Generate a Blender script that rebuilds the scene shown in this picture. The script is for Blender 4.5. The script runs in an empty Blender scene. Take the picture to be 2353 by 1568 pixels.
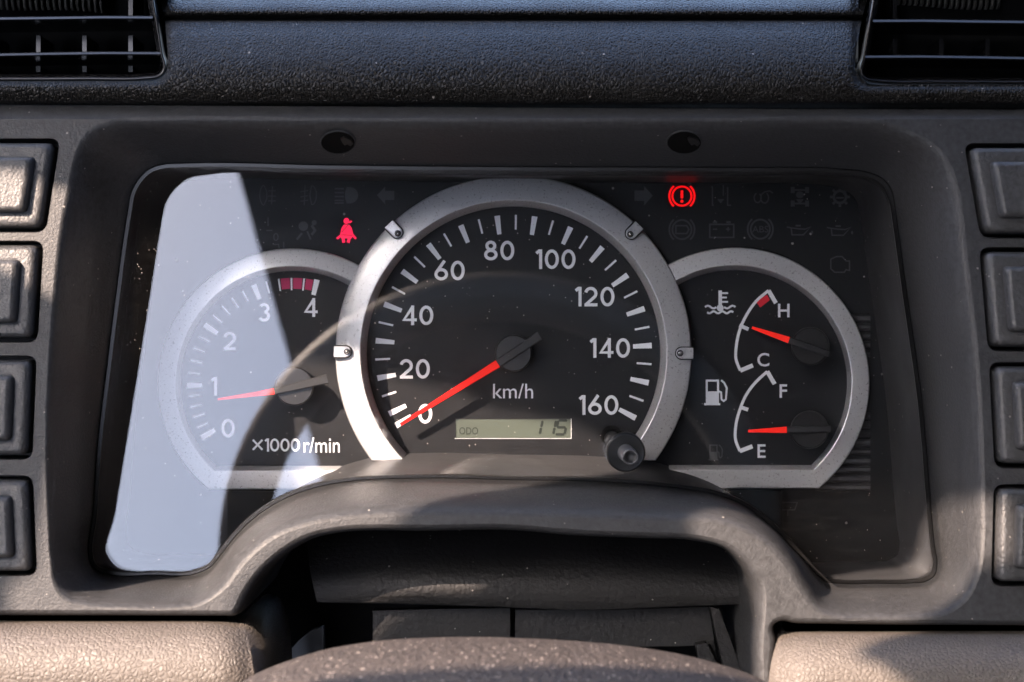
import bpy, bmesh, math, random
from mathutils import Vector, Matrix, geometry

R = math.radians
S = bpy.context.scene
COL = S.collection

# ------------------------------------------------------------------ camera, sky, sun, exposure
K = 0.00014            # metres per photo unit (photo measured 2353 wide) at the dial faces
DC = 0.5               # camera distance from the dial faces
UC, VC = 1176.5, 784.0
ROT = Matrix.Rotation(R(-25), 4, 'X')      # the whole dash leans back 25 degrees
SUN_LOCAL = Vector((0.55, 0.68, -0.48)).normalized()   # direction the sunlight travels, dash frame

cam_d = bpy.data.cameras.new('camera')
cam = bpy.data.objects.new('camera', cam_d)
COL.objects.link(cam)
cam.matrix_world = ROT @ Matrix.Translation((0, -DC, 0)) @ Matrix.Rotation(R(90), 4, 'X')
cam_d.sensor_width = 36
cam_d.lens = 36 * DC / (2353 * K)
cam_d.clip_start = 0.01
cam_d.clip_end = 500
cam_d.dof.use_dof = True
cam_d.dof.focus_distance = DC - 0.03
cam_d.dof.aperture_fstop = 16
S.camera = cam

sun_dir = (ROT.to_3x3() @ SUN_LOCAL).normalized()
sun_d = bpy.data.lights.new('sun', 'SUN')
sun_d.energy = 2.0
sun_d.angle = R(0.53)
sun_d.color = (1.0, 0.77, 0.62)
sun = bpy.data.objects.new('sun', sun_d)
COL.objects.link(sun)
sun.rotation_euler = sun_dir.to_track_quat('-Z', 'Y').to_euler()

W = bpy.data.worlds.new('World')
S.world = W
W.use_nodes = True
nt = W.node_tree
bg = nt.nodes['Background']
sky = nt.nodes.new('ShaderNodeTexSky')
sky.sky_type = 'NISHITA'
sky.sun_disc = False
sky.sun_elevation = math.asin(max(-1, min(1, -sun_dir.z)))
sky.sun_rotation = math.atan2(-sun_dir.x, -sun_dir.y)
sky.dust_density = 3.0
sky.air_density = 0.6
nt.links.new(sky.outputs[0], bg.inputs[0])
bg.inputs[1].default_value = 0.15

S.view_settings.view_transform = 'Standard'
S.view_settings.look = 'None'
S.view_settings.exposure = 3.2
S.view_settings.gamma = 1.0
S.render.engine = 'CYCLES'
S.cycles.use_denoising = True
S.cycles.denoiser = 'OPENIMAGEDENOISE'
S.cycles.denoising_input_passes = 'RGB_ALBEDO_NORMAL'
S.cycles.denoising_prefilter = 'ACCURATE'
S.cycles.use_adaptive_sampling = False
S.cycles.max_bounces = 8
S.cycles.transparent_max_bounces = 12
S.cycles.sample_clamp_indirect = 4.0

# ------------------------------------------------------------------ helpers
def P(u, v, e=0.0):
    f = (DC - e) / DC
    return Vector(((u - UC) * K * f, -e, (VC - v) * K * f))

def PP(u, v, pl):
    """point on the plane e = e0 - s*z"""
    e0, s = pl
    zr = (VC - v) * K
    e = (e0 - s * zr) / (1 - s * zr / DC)
    return P(u, v, e)

PANEL = (0.0742, 0.152)

ORIG = {}
def _props(o, label, cat, group, kind):
    if label: o['label'] = label
    if cat: o['category'] = cat
    if group: o['group'] = group
    if kind: o['kind'] = kind

def thing(name, label, cat, origin, group=None, kind=None):
    o = bpy.data.objects.new(name, None)
    COL.objects.link(o)
    o.empty_display_size = 0.01
    o.matrix_world = ROT @ Matrix.Translation(origin)
    ORIG[o] = Vector(origin)
    _props(o, label, cat, group, kind)
    return o

def mesh(name, verts, faces, mat, parent=None, smooth=False, label=None, cat=None, group=None,
         kind=None, flip=False):
    if parent is None:
        c = Vector((0, 0, 0))
        for v in verts: c += Vector(v)
        c /= max(1, len(verts))
        org = c
    else:
        org = ORIG[parent]
    me = bpy.data.meshes.new(name)
    if flip: faces = [tuple(reversed(f)) for f in faces]
    me.from_pydata([tuple(Vector(v) - org) for v in verts], [], faces)
    me.update()
    if smooth: me.shade_smooth()
    me.materials.append(mat)
    o = bpy.data.objects.new(name, me)
    COL.objects.link(o)
    if parent is None:
        o.matrix_world = ROT @ Matrix.Translation(org)
    else:
        o.parent = parent
    ORIG[o] = org
    _props(o, label, cat, group, kind)
    return o

def cr(p0, p1, p2, p3, t):
    t2, t3 = t * t, t * t * t
    return tuple(0.5 * (2 * b + (c - a) * t + (2 * a - 5 * b + 4 * c - d) * t2 + (3 * b - a - 3 * c + d) * t3)
                 for a, b, c, d in zip(p0, p1, p2, p3))

def spline(pts, n, closed=False):
    out = []
    m = len(pts)
    for i in range(m if closed else m - 1):
        if closed:
            q = [pts[(i + j) % m] for j in (-1, 0, 1, 2)]
        else:
            q = [pts[max(0, i - 1)], pts[i], pts[i + 1], pts[min(m - 1, i + 2)]]
        # centripetal-ish: scale tangents down where neighbouring spans differ a lot
        d1 = math.dist(q[1][:2], q[2][:2]) + 1e-6
        d0 = math.dist(q[0][:2], q[1][:2]) + 1e-6
        d2 = math.dist(q[2][:2], q[3][:2]) + 1e-6
        m1 = [((b - a) / d0 * d1 * d1 + (c - b) / d1 * d0 * d1) / (d0 + d1) if d0 > 1e-5 else c - b
              for a, b, c in zip(q[0], q[1], q[2])]
        m2 = [((c - b) / d1 * d2 * d1 + (d - c) / d2 * d1 * d1) / (d1 + d2) if d2 > 1e-5 else c - b
              for b, c, d in zip(q[1], q[2], q[3])]
        for j in range(n):
            t = j / n
            h00 = 2*t**3 - 3*t**2 + 1; h10 = t**3 - 2*t**2 + t
            h01 = -2*t**3 + 3*t**2; h11 = t**3 - t**2
            out.append(tuple(h00*b + h10*x + h01*c + h11*y for b, c, x, y in zip(q[1], q[2], m1, m2)))
    if not closed: out.append(tuple(pts[-1]))
    return out

def offset(poly, d, closed=True):
    n = len(poly); out = []
    for i in range(n):
        a = poly[(i - 2) % n] if closed else poly[max(0, i - 1)]
        b = poly[(i + 2) % n] if closed else poly[min(n - 1, i + 1)]
        tx, ty = b[0] - a[0], b[1] - a[1]
        l = math.hypot(tx, ty) or 1
        out.append((poly[i][0] + ty / l * d, poly[i][1] - tx / l * d))
    return out

def loft(loops, closed=True, cap_last=False, cap_first=False):
    n = len(loops[0]); V = []; F = []
    for L in loops: V += list(L)
    for a in range(len(loops) - 1):
        for i in range(n if closed else n - 1):
            j = (i + 1) % n
            F.append((a*n + i, a*n + j, (a+1)*n + j, (a+1)*n + i))
    if cap_last: F.append(tuple((len(loops)-1)*n + i for i in range(n)))
    if cap_first: F.append(tuple(reversed(range(n))))
    return V, F

def inside(p, poly):
    x, y = p; c = False; n = len(poly); j = n - 1
    for i in range(n):
        xi, yi = poly[i][0], poly[i][1]; xj, yj = poly[j][0], poly[j][1]
        if (yi > y) != (yj > y) and x < (xj - xi) * (y - yi) / (yj - yi) + xi: c = not c
        j = i
    return c

def fill2d(outer, holes=(), extra=()):
    vs = [Vector(p) for p in extra]; es = []
    for L in [outer] + list(holes):
        b = len(vs); n = len(L)
        vs += [Vector((p[0], p[1])) for p in L]
        es += [(b + i, b + (i + 1) % n) for i in range(n)]
    r = geometry.delaunay_2d_cdt(vs, es, [], 0, 1e-4)
    vo, fo = r[0], r[2]
    F = []
    for f in fo:
        c = (sum(vo[i].x for i in f) / 3, sum(vo[i].y for i in f) / 3)
        if inside(c, outer) and not any(inside(c, h) for h in holes): F.append(tuple(f))
    return [(v.x, v.y) for v in vo], F

def bez(a, c, b, t):
    return a * (1-t)**2 + c * (2*t*(1-t)) + b * t*t

def rrect(pts, r, n=5):
    """rounded polygon"""
    out = []; m = len(pts)
    for i in range(m):
        p = Vector(pts[i]); a = Vector(pts[i-1]); b = Vector(pts[(i+1) % m])
        da = (a - p); db = (b - p)
        ra = min(r, da.length * .45); rb = min(r, db.length * .45)
        A = p + da.normalized() * ra; B = p + db.normalized() * rb
        for j in range(n + 1):
            q = bez(A, p, B, j / n); out.append((q.x, q.y))
    return out

# ------------------------------------------------------------------ materials
def mat(name, col, rough=0.5, metal=0.0, spec=0.5, bump=None, mott=None, emit=None, dust=None, coat=0):
    m = bpy.data.materials.new(name); m.use_nodes = True
    t = m.node_tree; b = t.nodes['Principled BSDF']
    b.inputs['Base Color'].default_value = (*col, 1)
    b.inputs['Roughness'].default_value = rough
    b.inputs['Metallic'].default_value = metal
    b.inputs['Specular IOR Level'].default_value = spec
    if coat: b.inputs['Coat Weight'].default_value = coat
    if emit:
        b.inputs['Emission Color'].default_value = (*emit[0], 1)
        b.inputs['Emission Strength'].default_value = emit[1]
    tc = t.nodes.new('ShaderNodeTexCoord')
    colsock = None
    if mott or dust:
        last = None
        if mott:
            nz = t.nodes.new('ShaderNodeTexNoise'); nz.inputs['Scale'].default_value = mott[0]
            nz.inputs['Detail'].default_value = 6
            t.links.new(tc.outputs['Object'], nz.inputs['Vector'])
            rp = t.nodes.new('ShaderNodeMapRange')
            rp.inputs['From Min'].default_value = .3; rp.inputs['From Max'].default_value = .7
            rp.inputs['To Min'].default_value = 1 - mott[1]; rp.inputs['To Max'].default_value = 1 + mott[1]
            t.links.new(nz.outputs['Fac'], rp.inputs['Value'])
            mx = t.nodes.new('ShaderNodeMix'); mx.data_type = 'RGBA'; mx.blend_type = 'MULTIPLY'
            mx.inputs['Factor'].default_value = 1
            mx.inputs['A'].default_value = (*col, 1)
            t.links.new(rp.outputs[0], mx.inputs['B'])
            last = mx.outputs['Result']
            rr = t.nodes.new('ShaderNodeMapRange')
            rr.inputs['From Min'].default_value = .3; rr.inputs['From Max'].default_value = .7
            rr.inputs['To Min'].default_value = max(.05, rough - .08); rr.inputs['To Max'].default_value = rough + .08
            t.links.new(nz.outputs['Fac'], rr.inputs['Value']); t.links.new(rr.outputs[0], b.inputs['Roughness'])
        if dust:
            f = dust_mask(t, tc, *dust[:3])
            mx = t.nodes.new('ShaderNodeMix'); mx.data_type = 'RGBA'
            if last: t.links.new(last, mx.inputs['A'])
            else: mx.inputs['A'].default_value = (*col, 1)
            mx.inputs['B'].default_value = (*dust[3], 1)
            t.links.new(f, mx.inputs['Factor'])
            last = mx.outputs['Result']
        t.links.new(last, b.inputs['Base Color'])
    if bump:
        h = None
        for kind, sc, st, stretch in bump:
            mp = t.nodes.new('ShaderNodeMapping'); mp.inputs['Scale'].default_value = stretch
            t.links.new(tc.outputs['Object'], mp.inputs['Vector'])
            src = mp.outputs[0]
            if kind == 'leather':
                wn = t.nodes.new('ShaderNodeTexNoise'); wn.inputs['Scale'].default_value = sc * .45
                wn.inputs['Detail'].default_value = 3
                t.links.new(src, wn.inputs['Vector'])
                ad = t.nodes.new('ShaderNodeMix'); ad.data_type = 'VECTOR'; ad.inputs['Factor'].default_value = 0.0015 * 560 / sc
                t.links.new(src, ad.inputs['A']); t.links.new(wn.outputs['Color'], ad.inputs['B'])
                vo = t.nodes.new('ShaderNodeTexVoronoi'); vo.feature = 'DISTANCE_TO_EDGE'
                vo.inputs['Scale'].default_value = sc
                t.links.new(ad.outputs['Result'], vo.inputs['Vector'])
                mr = t.nodes.new('ShaderNodeMapRange'); mr.inputs['From Max'].default_value = .26
                mr.interpolation_type = 'SMOOTHSTEP'
                t.links.new(vo.outputs['Distance'], mr.inputs['Value'])
                out = mr.outputs[0]
            else:
                nz = t.nodes.new('ShaderNodeTexNoise'); nz.inputs['Scale'].default_value = sc
                nz.inputs['Detail'].default_value = 4
                t.links.new(src, nz.inputs['Vector']); out = nz.outputs['Fac']
            bp = t.nodes.new('ShaderNodeBump'); bp.inputs['Strength'].default_value = 1
            bp.inputs['Distance'].default_value = st
            t.links.new(out, bp.inputs['Height'])
            if h: t.links.new(h, bp.inputs['Normal'])
            h = bp.outputs[0]
        t.links.new(h, b.inputs['Normal'])
    return m

def dust_mask(t, tc, scale, size, dens):
    """scattered specks: voronoi points, a random share of them kept"""
    vo = t.nodes.new('ShaderNodeTexVoronoi'); vo.inputs['Scale'].default_value = scale
    t.links.new(tc.outputs['Object'], vo.inputs['Vector'])
    sp = t.nodes.new('ShaderNodeSeparateColor'); t.links.new(vo.outputs['Color'], sp.inputs[0])
    g = t.nodes.new('ShaderNodeMath'); g.operation = 'GREATER_THAN'; g.inputs[1].default_value = 1 - dens
    t.links.new(sp.outputs[0], g.inputs[0])
    sz = t.nodes.new('ShaderNodeMath'); sz.operation = 'MULTIPLY'; sz.inputs[1].default_value = size
    t.links.new(sp.outputs[1], sz.inputs[0])
    l = t.nodes.new('ShaderNodeMath'); l.operation = 'LESS_THAN'
    t.links.new(vo.outputs['Distance'], l.inputs[0]); t.links.new(sz.outputs[0], l.inputs[1])
    mu = t.nodes.new('ShaderNodeMath'); mu.operation = 'MULTIPLY'
    t.links.new(g.outputs[0], mu.inputs[0]); t.links.new(l.outputs[0], mu.inputs[1])
    return mu.outputs[0]

ONE = (1, 1, 1)
DUSTC = (.30, .28, .26)
M = {}
M['plastic'] = mat('grained grey plastic', (.041, .0425, .0455), .48, spec=.32, mott=(700, .22),
                   bump=[('noise', 1400, .00016, ONE), ('noise', 300, .00002, ONE)], dust=(700, .22, .05, DUSTC))
M['button'] = mat('blank switch plastic', (.052, .053, .055), .43, spec=.5, mott=(700, .22),
                  bump=[('noise', 1100, .00026, ONE)], dust=(700, .22, .05, DUSTC))
M['leather'] = mat('grained black dash skin', (.0175, .0165, .015), .40, spec=.28, mott=(40, .15),
                   bump=[('leather', 900, .0005, (1.25, 1, .65)), ('noise', 300, .0001, ONE), ('noise', 1800, .0001, ONE)], dust=(500, .2, .03, DUSTC))
M['beige'] = mat('beige trim skin', (.116, .102, .090), .5, mott=(50, .06),
                 bump=[('leather', 800, .00018, ONE), ('noise', 330, .0001, ONE), ('noise', 1800, .0001, ONE)])
M['silver'] = mat('silver paint', (.66, .67, .69), .33, metal=.35, mott=(1500, .04),
                  bump=[('noise', 2600, .00001, ONE)], dust=(700, .12, .02, (.7, .68, .65)))
M['silver_wall'] = mat('satin silver paint', (.5, .5, .5), .30, metal=.45)
M['dial'] = mat('matt black dial', (.009, .0098, .012), .55, spec=.3, mott=(120, .15), dust=(520, .25, .10, DUSTC))
M['mask'] = mat('black mask plate', (.008, .009, .0105), .5, spec=.3, mott=(90, .15), dust=(520, .22, .08, DUSTC))
M['housing'] = mat('cluster housing plastic', (.055, .056, .060), .5, mott=(70, .1),
                   bump=[('noise', 900, .00005, ONE)], dust=(520, .22, .08, DUSTC))
M['black'] = mat('black plastic', (.008, .008, .009), .4)
M['void'] = mat('unlit cavity', (.006, .006, .006), .8, spec=.1)  # near-black colour stands for the shade inside holes and openings
M['gloss'] = mat('glossy black vent plastic', (.016, .016, .017), .2)
M['white'] = mat('white print', (.86, .89, .93), .6)
M['dim'] = mat('unlit symbol', (.048, .050, .054), .5)
M['redprint'] = mat('red print', (.75, .008, .03), .6)
M['redneedle'] = mat('red pointer', (.80, .004, .003), .45, spec=.3, emit=((1, .02, .0), .05))
M['needle'] = mat('black pointer', (.032, .033, .035), .45, spec=.4, bump=[('noise', 2500, .00005, ONE)])
M['lamp'] = mat('lit red symbol', (.3, 0, 0), .5, emit=((1, .002, .004), .14))
M['lamp2'] = mat('lit pink red symbol', (.3, 0, .05), .5, emit=((1, .008, .06), .16))
M['lcd'] = mat('lcd glass', (.092, .110, .088), .3)
M['lcdseg'] = mat('lcd segment', (.012, .018, .014), .5)
M['steel'] = mat('screw steel', (.6, .6, .6), .25, metal=1)
M['knob'] = mat('knob plastic', (.010, .011, .012), .3, bump=[('noise', 1500, .00003, ONE)])
M['cover'] = mat('dusty column cover', (.060, .050, .045), .6, mott=(600, .4),
                 bump=[('noise', 650, .0014, ONE), ('noise', 1600, .0006, ONE)], dust=(800, .40, .35, (.36, .31, .27)))
M['boot'] = mat('dusty black trim', (.0095, .0095, .010), .6, mott=(40, .35),
                bump=[('noise', 700, .0003, ONE)], dust=(700, .22, .06, DUSTC))
M['greyplate'] = mat('pale grey metal', (.20, .22, .25), .5)
M['cab'] = mat('dark cab trim', (.014, .014, .014), .7, mott=(4, .2))
M['hub'] = mat('pointer hub plastic', (.020, .020, .021), .36, bump=[('noise', 1800, .00006, ONE)])
M['hose'] = mat('ribbed hose', (.09, .088, .08), .3)
M['seal'] = mat('black rubber seal', (.006, .006, .0065), .35)
M['stem'] = mat('knob stem plastic', (.06, .062, .066), .35)
M['magenta'] = mat('magenta red print', (.50, .012, .10), .6)
M['rim'] = mat('steering wheel skin', (.13, .12, .11), .5, bump=[('noise', 500, .0003, ONE)])

def lens_mat():
    m = bpy.data.materials.new('clear lens'); m.use_nodes = True
    t = m.node_tree; t.nodes.remove(t.nodes['Principled BSDF'])
    out = t.nodes['Material Output']
    tr = t.nodes.new('ShaderNodeBsdfTransparent'); tr.inputs[0].default_value = (.95, .955, .96, 1)
    gl = t.nodes.new('ShaderNodeBsdfGlossy'); gl.inputs['Roughness'].default_value = 0.0
    fr = t.nodes.new('ShaderNodeFresnel')
    gm = t.nodes.new('ShaderNodeNewGeometry')
    io = t.nodes.new('ShaderNodeMapRange'); io.inputs['To Min'].default_value = 1.58; io.inputs['To Max'].default_value = 1 / 1.58
    t.links.new(gm.outputs['Backfacing'], io.inputs['Value']); t.links.new(io.outputs[0], fr.inputs[0])
    mx = t.nodes.new('ShaderNodeMixShader')
    t.links.new(fr.outputs[0], mx.inputs[0]); t.links.new(tr.outputs[0], mx.inputs[1]); t.links.new(gl.outputs[0], mx.inputs[2])
    tc = t.nodes.new('ShaderNodeTexCoord')
    df = t.nodes.new('ShaderNodeBsdfDiffuse'); df.inputs[0].default_value = (.45, .43, .41, 1)
    d1 = dust_mask(t, tc, 500, .09, .16)
    d2 = dust_mask(t, tc, 1100, .15, .10)
    ad = t.nodes.new('ShaderNodeMath'); ad.operation = 'MAXIMUM'
    t.links.new(d1, ad.inputs[0]); t.links.new(d2, ad.inputs[1])
    # faint wiping haze in fine horizontal streaks
    mp = t.nodes.new('ShaderNodeMapping'); mp.inputs['Scale'].default_value = (150, 150, 3000)
    t.links.new(tc.outputs['Object'], mp.inputs[0])
    nz = t.nodes.new('ShaderNodeTexNoise'); nz.inputs['Scale'].default_value = 1; nz.inputs['Detail'].default_value = 3
    t.links.new(mp.outputs[0], nz.inputs['Vector'])
    mr = t.nodes.new('ShaderNodeMapRange'); mr.inputs['From Min'].default_value = .5; mr.inputs['From Max'].default_value = .8
    mr.inputs['To Min'].default_value = .0008; mr.inputs['To Max'].default_value = .006
    t.links.new(nz.outputs['Fac'], mr.inputs['Value'])
    a2 = t.nodes.new('ShaderNodeMath'); a2.operation = 'MAXIMUM'
    t.links.new(ad.outputs[0], a2.inputs[0]); t.links.new(mr.outputs[0], a2.inputs[1])
    m2 = t.nodes.new('ShaderNodeMixShader')
    t.links.new(a2.outputs[0], m2.inputs[0]); t.links.new(mx.outputs[0], m2.inputs[1]); t.links.new(df.outputs[0], m2.inputs[2])
    t.links.new(m2.outputs[0], out.inputs[0])
    return m
M['lens'] = lens_mat()

# ------------------------------------------------------------------ cab shell (out of frame: shade and reflections)
def box(name, x0, x1, e0, e1, z0, z1, m, **kw):
    V = [Vector((x, -e, z)) for x in (x0, x1) for e in (e0, e1) for z in (z0, z1)]
    F = [(0,1,3,2), (4,6,7,5), (0,4,5,1), (2,3,7,6), (0,2,6,4), (1,5,7,3)]
    return mesh(name, V, F, m, flip=True, **kw)

# rear wall of the cab; its slanted edge is the side window's rear pillar
def behind(u, v, e):            # where lens point (u,v) mirrors to, at depth e behind the camera
    d = DC + e - .114
    return (u - UC) * K * d / DC, (VC - v) * K * d / DC
EW = 1.5
xa, za = behind(520, 300, EW); xb, zb = behind(790, 1290, EW)
dx = (xa - xb) / (za - zb)
def edge(z): return xb + dx * (z - zb)
V = []
for e in (EW, EW + .05):
    V += [Vector((edge(-.9), -e, -.9)), Vector((1.2, -e, -.9)), Vector((1.2, -e, 1.3)), Vector((edge(1.3), -e, 1.3))]
mesh('cab_rear_wall', V, [(0,1,2,3), (7,6,5,4), (0,4,5,1), (1,5,6,2), (2,6,7,3), (3,7,4,0)], M['cab'], kind='structure')
box('cab_roof', -.5, 1.2, .25, 1.5, .62, .66, M['cab'], kind='structure')
box('cab_side_wall', .75, .8, -.2, 1.5, -.9, .62, M['cab'], kind='structure')
box('cab_floor', -1.3, 1.2, .02, 1.5, -.5, -.46, M['cab'], kind='structure')
box('cab_door', -.9, -.86, -.1, 1.5, -.46, .45, M['cab'], kind='structure')
box('cab_rear_pillar', -1.3, -.66, 1.5, 1.55, -.46, .42, M['cab'], kind='structure')

# added out-of-view sheet; openings shaped so the sun falls in the wanted patches
def project(u, v, e, t):
    return P(u, v, e) - SUN_LOCAL * t
_o = project(1176, 900, .08, .6)
_b1 = Vector((SUN_LOCAL.y, -SUN_LOCAL.x, 0)).normalized(); _b2 = _b1.cross(SUN_LOCAL).normalized()
def on_sheet(u, v, e=.08):
    p = P(u, v, e)
    t = (p - _o).dot(SUN_LOCAL)
    q = p - SUN_LOCAL * t - _o
    return (q.dot(_b1), q.dot(_b2))
LIT_A = [(-140,335),(0,345),(128,372),(182,397),(279,402),(326,424),(498,459),(592,507),(816,548),(1000,650),(1100,750),(1060,930),(950,1160),(900,1238),(790,1240),(710,1256),(650,1295),(590,1375),(570,1415),(640,1500),(700,1560),(760,1575),(1300,1580),(1700,1580),(2100,1600),
         (2300,1755),(2000,1768),(1600,1800),(1270,1835),(1150,1950),(-300,1960),(-300,1500),(0,1462),(72,1432),(60,1370),(116,1330),(112,1100),(116,820),(124,705),(60,640),(-140,530)]
LIT_B = [(1600,1165),(1650,1080),(1700,1000),(1900,960),(2100,1060),(2200,1125),(2330,1175),(2340,1300),(2240,1310),(2150,1425),(2060,1530),(2040,1690),(1760,1690),(1745,1420),(1660,1280),(1600,1240)]
sheet_outer = [on_sheet(*q) for q in ((-1500,-1600),(3600,-1600),(3600,2050),(-1500,2050))]
V2, F2 = None, None
PATCH_SHEET = (sheet_outer, [[on_sheet(*q) for q in LIT_A], [on_sheet(*q) for q in LIT_B]])
V2, F2 = fill2d(*PATCH_SHEET)
V = [_o + _b1*a + _b2*b for a, b in V2]; nv = len(V)
V += [p - SUN_LOCAL * .012 for p in V]
F = list(F2) + [tuple(reversed([i + nv for i in f])) for f in F2]
mesh('sun_patch_sheet', V, F, M['cab'], kind='structure')

# ------------------------------------------------------------------ bezel (dash surround)
RIDGE = [(345,284),(760,286),(1200,288),(1700,286),(1960,285),(2043,296),(2100,322),(2140,352),(2165,390),(2182,440),(2194,531),(2206,640),
         (2222,780),(2233,918),(2238,1046),(2240,1160),(2239,1250),(2229,1318),(2204,1366),(2167,1391),(2110,1402),(2010,1405),(1930,1404),
         (1886,1388),(1862,1348),(1829,1288),(1776,1231),(1705,1190),(1634,1172),(1540,1168),(1360,1162),(1180,1158),(960,1157),
         (790,1165),(710,1178),(622,1210),(561,1256),(524,1299),(497,1341),(460,1371),(391,1382),(290,1381),(205,1377),(158,1364),(134,1335),(122,1285),
         (116,1200),(111,1060),(116,860),(127,690),(146,510),(160,440),(172,380),(190,335),(218,308),(262,289)]
LENS_E = [(415,376),(760,380),(1200,384),(1700,386),(1940,390),(1990,396),(2022,408),(2040,424),(2049,442),(2055,475),(2063,531),(2078,640),
         (2098,780),(2117,918),(2126,1011),(2139,1171),(2148,1260),(2153,1297),(2146,1324),(2128,1336),(2095,1340),(2010,1341),(1930,1341),
         (1900,1337),(1878,1322),(1847,1288),(1776,1213),(1705,1160),(1634,1134),(1560,1122),(1380,1107),(1180,1103),(960,1099),
         (790,1108),(735,1118),(657,1145),(568,1205),(535,1240),(510,1272),(484,1303),(452,1318),(350,1321),(250,1320),(222,1310),(209,1296),(204,1276),
         (213,1189),(223,1039),(245,850),(265,690),(285,540),(293,490),(304,437),(322,408),(345,388),(378,378)]
LENS_F = [(458,404),(760,405),(1200,407),(1700,408),(1935,409),(1978,414),(2008,425),(2028,442),(2038,462),(2045,490),(2052,540),(2067,645),
         (2087,783),(2106,918),(2115,1011),(2128,1171),(2137,1258),(2141,1292),(2134,1314),(2116,1325),(2088,1329),(2006,1330),(1933,1330),
         (1908,1326),(1888,1312),(1857,1278),(1785,1203),(1712,1150),(1640,1124),(1562,1112),(1380,1097),(1180,1093),(960,1089),
         (788,1098),(730,1108),(650,1136),(560,1196),(527,1231),(501,1264),(478,1295),(446,1309),(355,1312),(282,1311),(262,1306),(250,1299),(246,1290),
         (264,1180),(289,1025),(318,845),(341,700),(365,545),(373,498),(383,462),(400,436),(420,418),(438,408)]
assert len(RIDGE) == len(LENS_E) == len(LENS_F), (len(RIDGE), len(LENS_E), len(LENS_F))
NS = 6
ridge = spline(RIDGE, NS, True); lensE = spline(LENS_E, NS, True); lensF = spline(LENS_F, NS, True)
EL = .045      # depth of the lens edge
def is_arch(i): return 23 * NS <= i <= 40 * NS
def lip_width(u, v):
    if is_a(u, v): return 30
    if v < 330: return 15
    if u < 330 and v < 1330: return 8
    if u > 2100: return 24
    return 20
def is_a(u, v): return 500 < u < 1870 and v > 1100
_w = [lip_width(*p) for p in ridge]
for _ in range(14): _w = [(_w[i-1] + _w[i] + _w[(i+1) % len(_w)]) / 3 for i in range(len(_w))]
flat = [offset(ridge, 1)[i] for i in range(len(ridge))]
flat = [(p[0] + (q[0]-p[0])*w, p[1] + (q[1]-p[1])*w) for p, q, w in zip(ridge, flat, _w)]
# outward check: clockwise in image coords (y down) -> offset(+) goes outward
# underside edge of the panel (outer outline)
OUTER = [(-180,236),(600,240),(1200,244),(1900,248),(2560,250),(2560,800),(2560,1448),(2100,1446),(1860,1443),(1825,1441),(1802,1437),(1788,1442),
         (1791,1473),(1786,1530),(1780,1600),(1760,1612),(1745,1600),(1733,1530),(1734,1455),(1738,1402),(1737,1356),(1715,1313),(1669,1270),(1600,1251),(1480,1245),
         (1314,1238),(1172,1226),(959,1228),(850,1227),(785,1231),(710,1248),(657,1278),(604,1326),(570,1376),(557,1404),(542,1421),(500,1425),(300,1424),(-180,1423),(-180,800)]
# straight runs: sample linearly for the rectangular parts, spline for the arch
def outer_loop():
    def lin(pl, n):
        return [tuple(a + (b - a) * j / n for a, b in zip(p, q)) for p, q in zip(pl, pl[1:]) for j in range(n)]
    return lin(OUTER[:9], 4) + spline(OUTER[8:37], 5)[:-1] + lin(OUTER[36:] + OUTER[:1], 4)
outer = outer_loop()
outer_in = offset(outer, -22)
for i, p in enumerate(outer):          # keep the far frame corners simple
    if p[0] < -60 or p[0] > 2450 or p[1] < 255: outer_in[i] = p

SW_L = [  # switch openings: right-top, right-bottom, left edge, top, bottom (photo units)
    ((139,318), (106,535)), ((101,553), (87,788)), ((85,817), (75,1057)), ((76,1092), (86,1324))]
SW_R = [((2214,329), (2253,548)), ((2249,568), (2270,808)), ((2272,832), (2285,1077)), ((2283,1112), (2277,1348))]
holes = []
for (a, b) in SW_L:
    holes.append([(-95, a[1]), (a[0], a[1]), (b[0], b[1]), (-115, b[1])])
for (a, b) in SW_R:
    holes.append([(a[0], a[1]), (2440, a[1]), (2460, b[1]), (b[0], b[1])])
hole_loops = [rrect(h, 26) for h in holes]

def PT(u, v):
    p = PP(u, v, PANEL)
    return p + Vector((0, .0032 * max(0, min(1, (274 - v) / 30)), 0))
surround = thing('dashboard_surround', 'dark grey grained plastic dash surround framing the instrument cluster, arched over the steering column',
                 'dashboard', PP(1176, 1420, PANEL))
V2, F2 = fill2d(outer_in, [flat] + hole_loops, [(u, 274) for u in list(range(-170, 290, 10)) + list(range(2035, 2560, 10))])
mesh('front_face', [PT(u, v) for u, v in V2], F2, M['plastic'], surround, flip=False)

# rounded lip and inner wall of the opening
def ease(t): return t
loops = []
A = [PT(u, v) for u, v in flat]
C = [PP(u, v, PANEL) for u, v in ridge]
B0 = [P(u, v, EL) for u, v in lensE]
Bm = [c.lerp(b, min(.6, .012*w + .03)) for c, b, w in zip(C, B0, _w)]
for t in [j / 8 for j in range(9)]:
    loops.append([bez(a, c, b, t) for a, c, b in zip(A, C, Bm)])
for f in (.35, .7, 1.0):
    loops.append([bm.lerp(b, f) for bm, b in zip(Bm, B0)])
# small returned edge behind the lens rim
V, F = loft(loops)
mesh('opening_lip', V, F, M['plastic'], surround, smooth=True, flip=False)

# rolled outer edge
def deeper(p, d, k2=1.0): return Vector((p.x, p.y + d, p.z))
A = [PT(u, v) for u, v in outer_in]
C = [PT(u, v) for u, v in outer]
loops = []
for t in [j / 5 for j in range(6)]:
    loops.append([bez(a, c, deeper(c, .012), t) for a, c in zip(A, C)])
loops.append([deeper(c, .03) for c in C])
loops.append([deeper(c, .06) for c in C])
V, F = loft(loops)
mesh('rolled_edge', V, F, M['plastic'], surround, smooth=True, flip=True)

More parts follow.
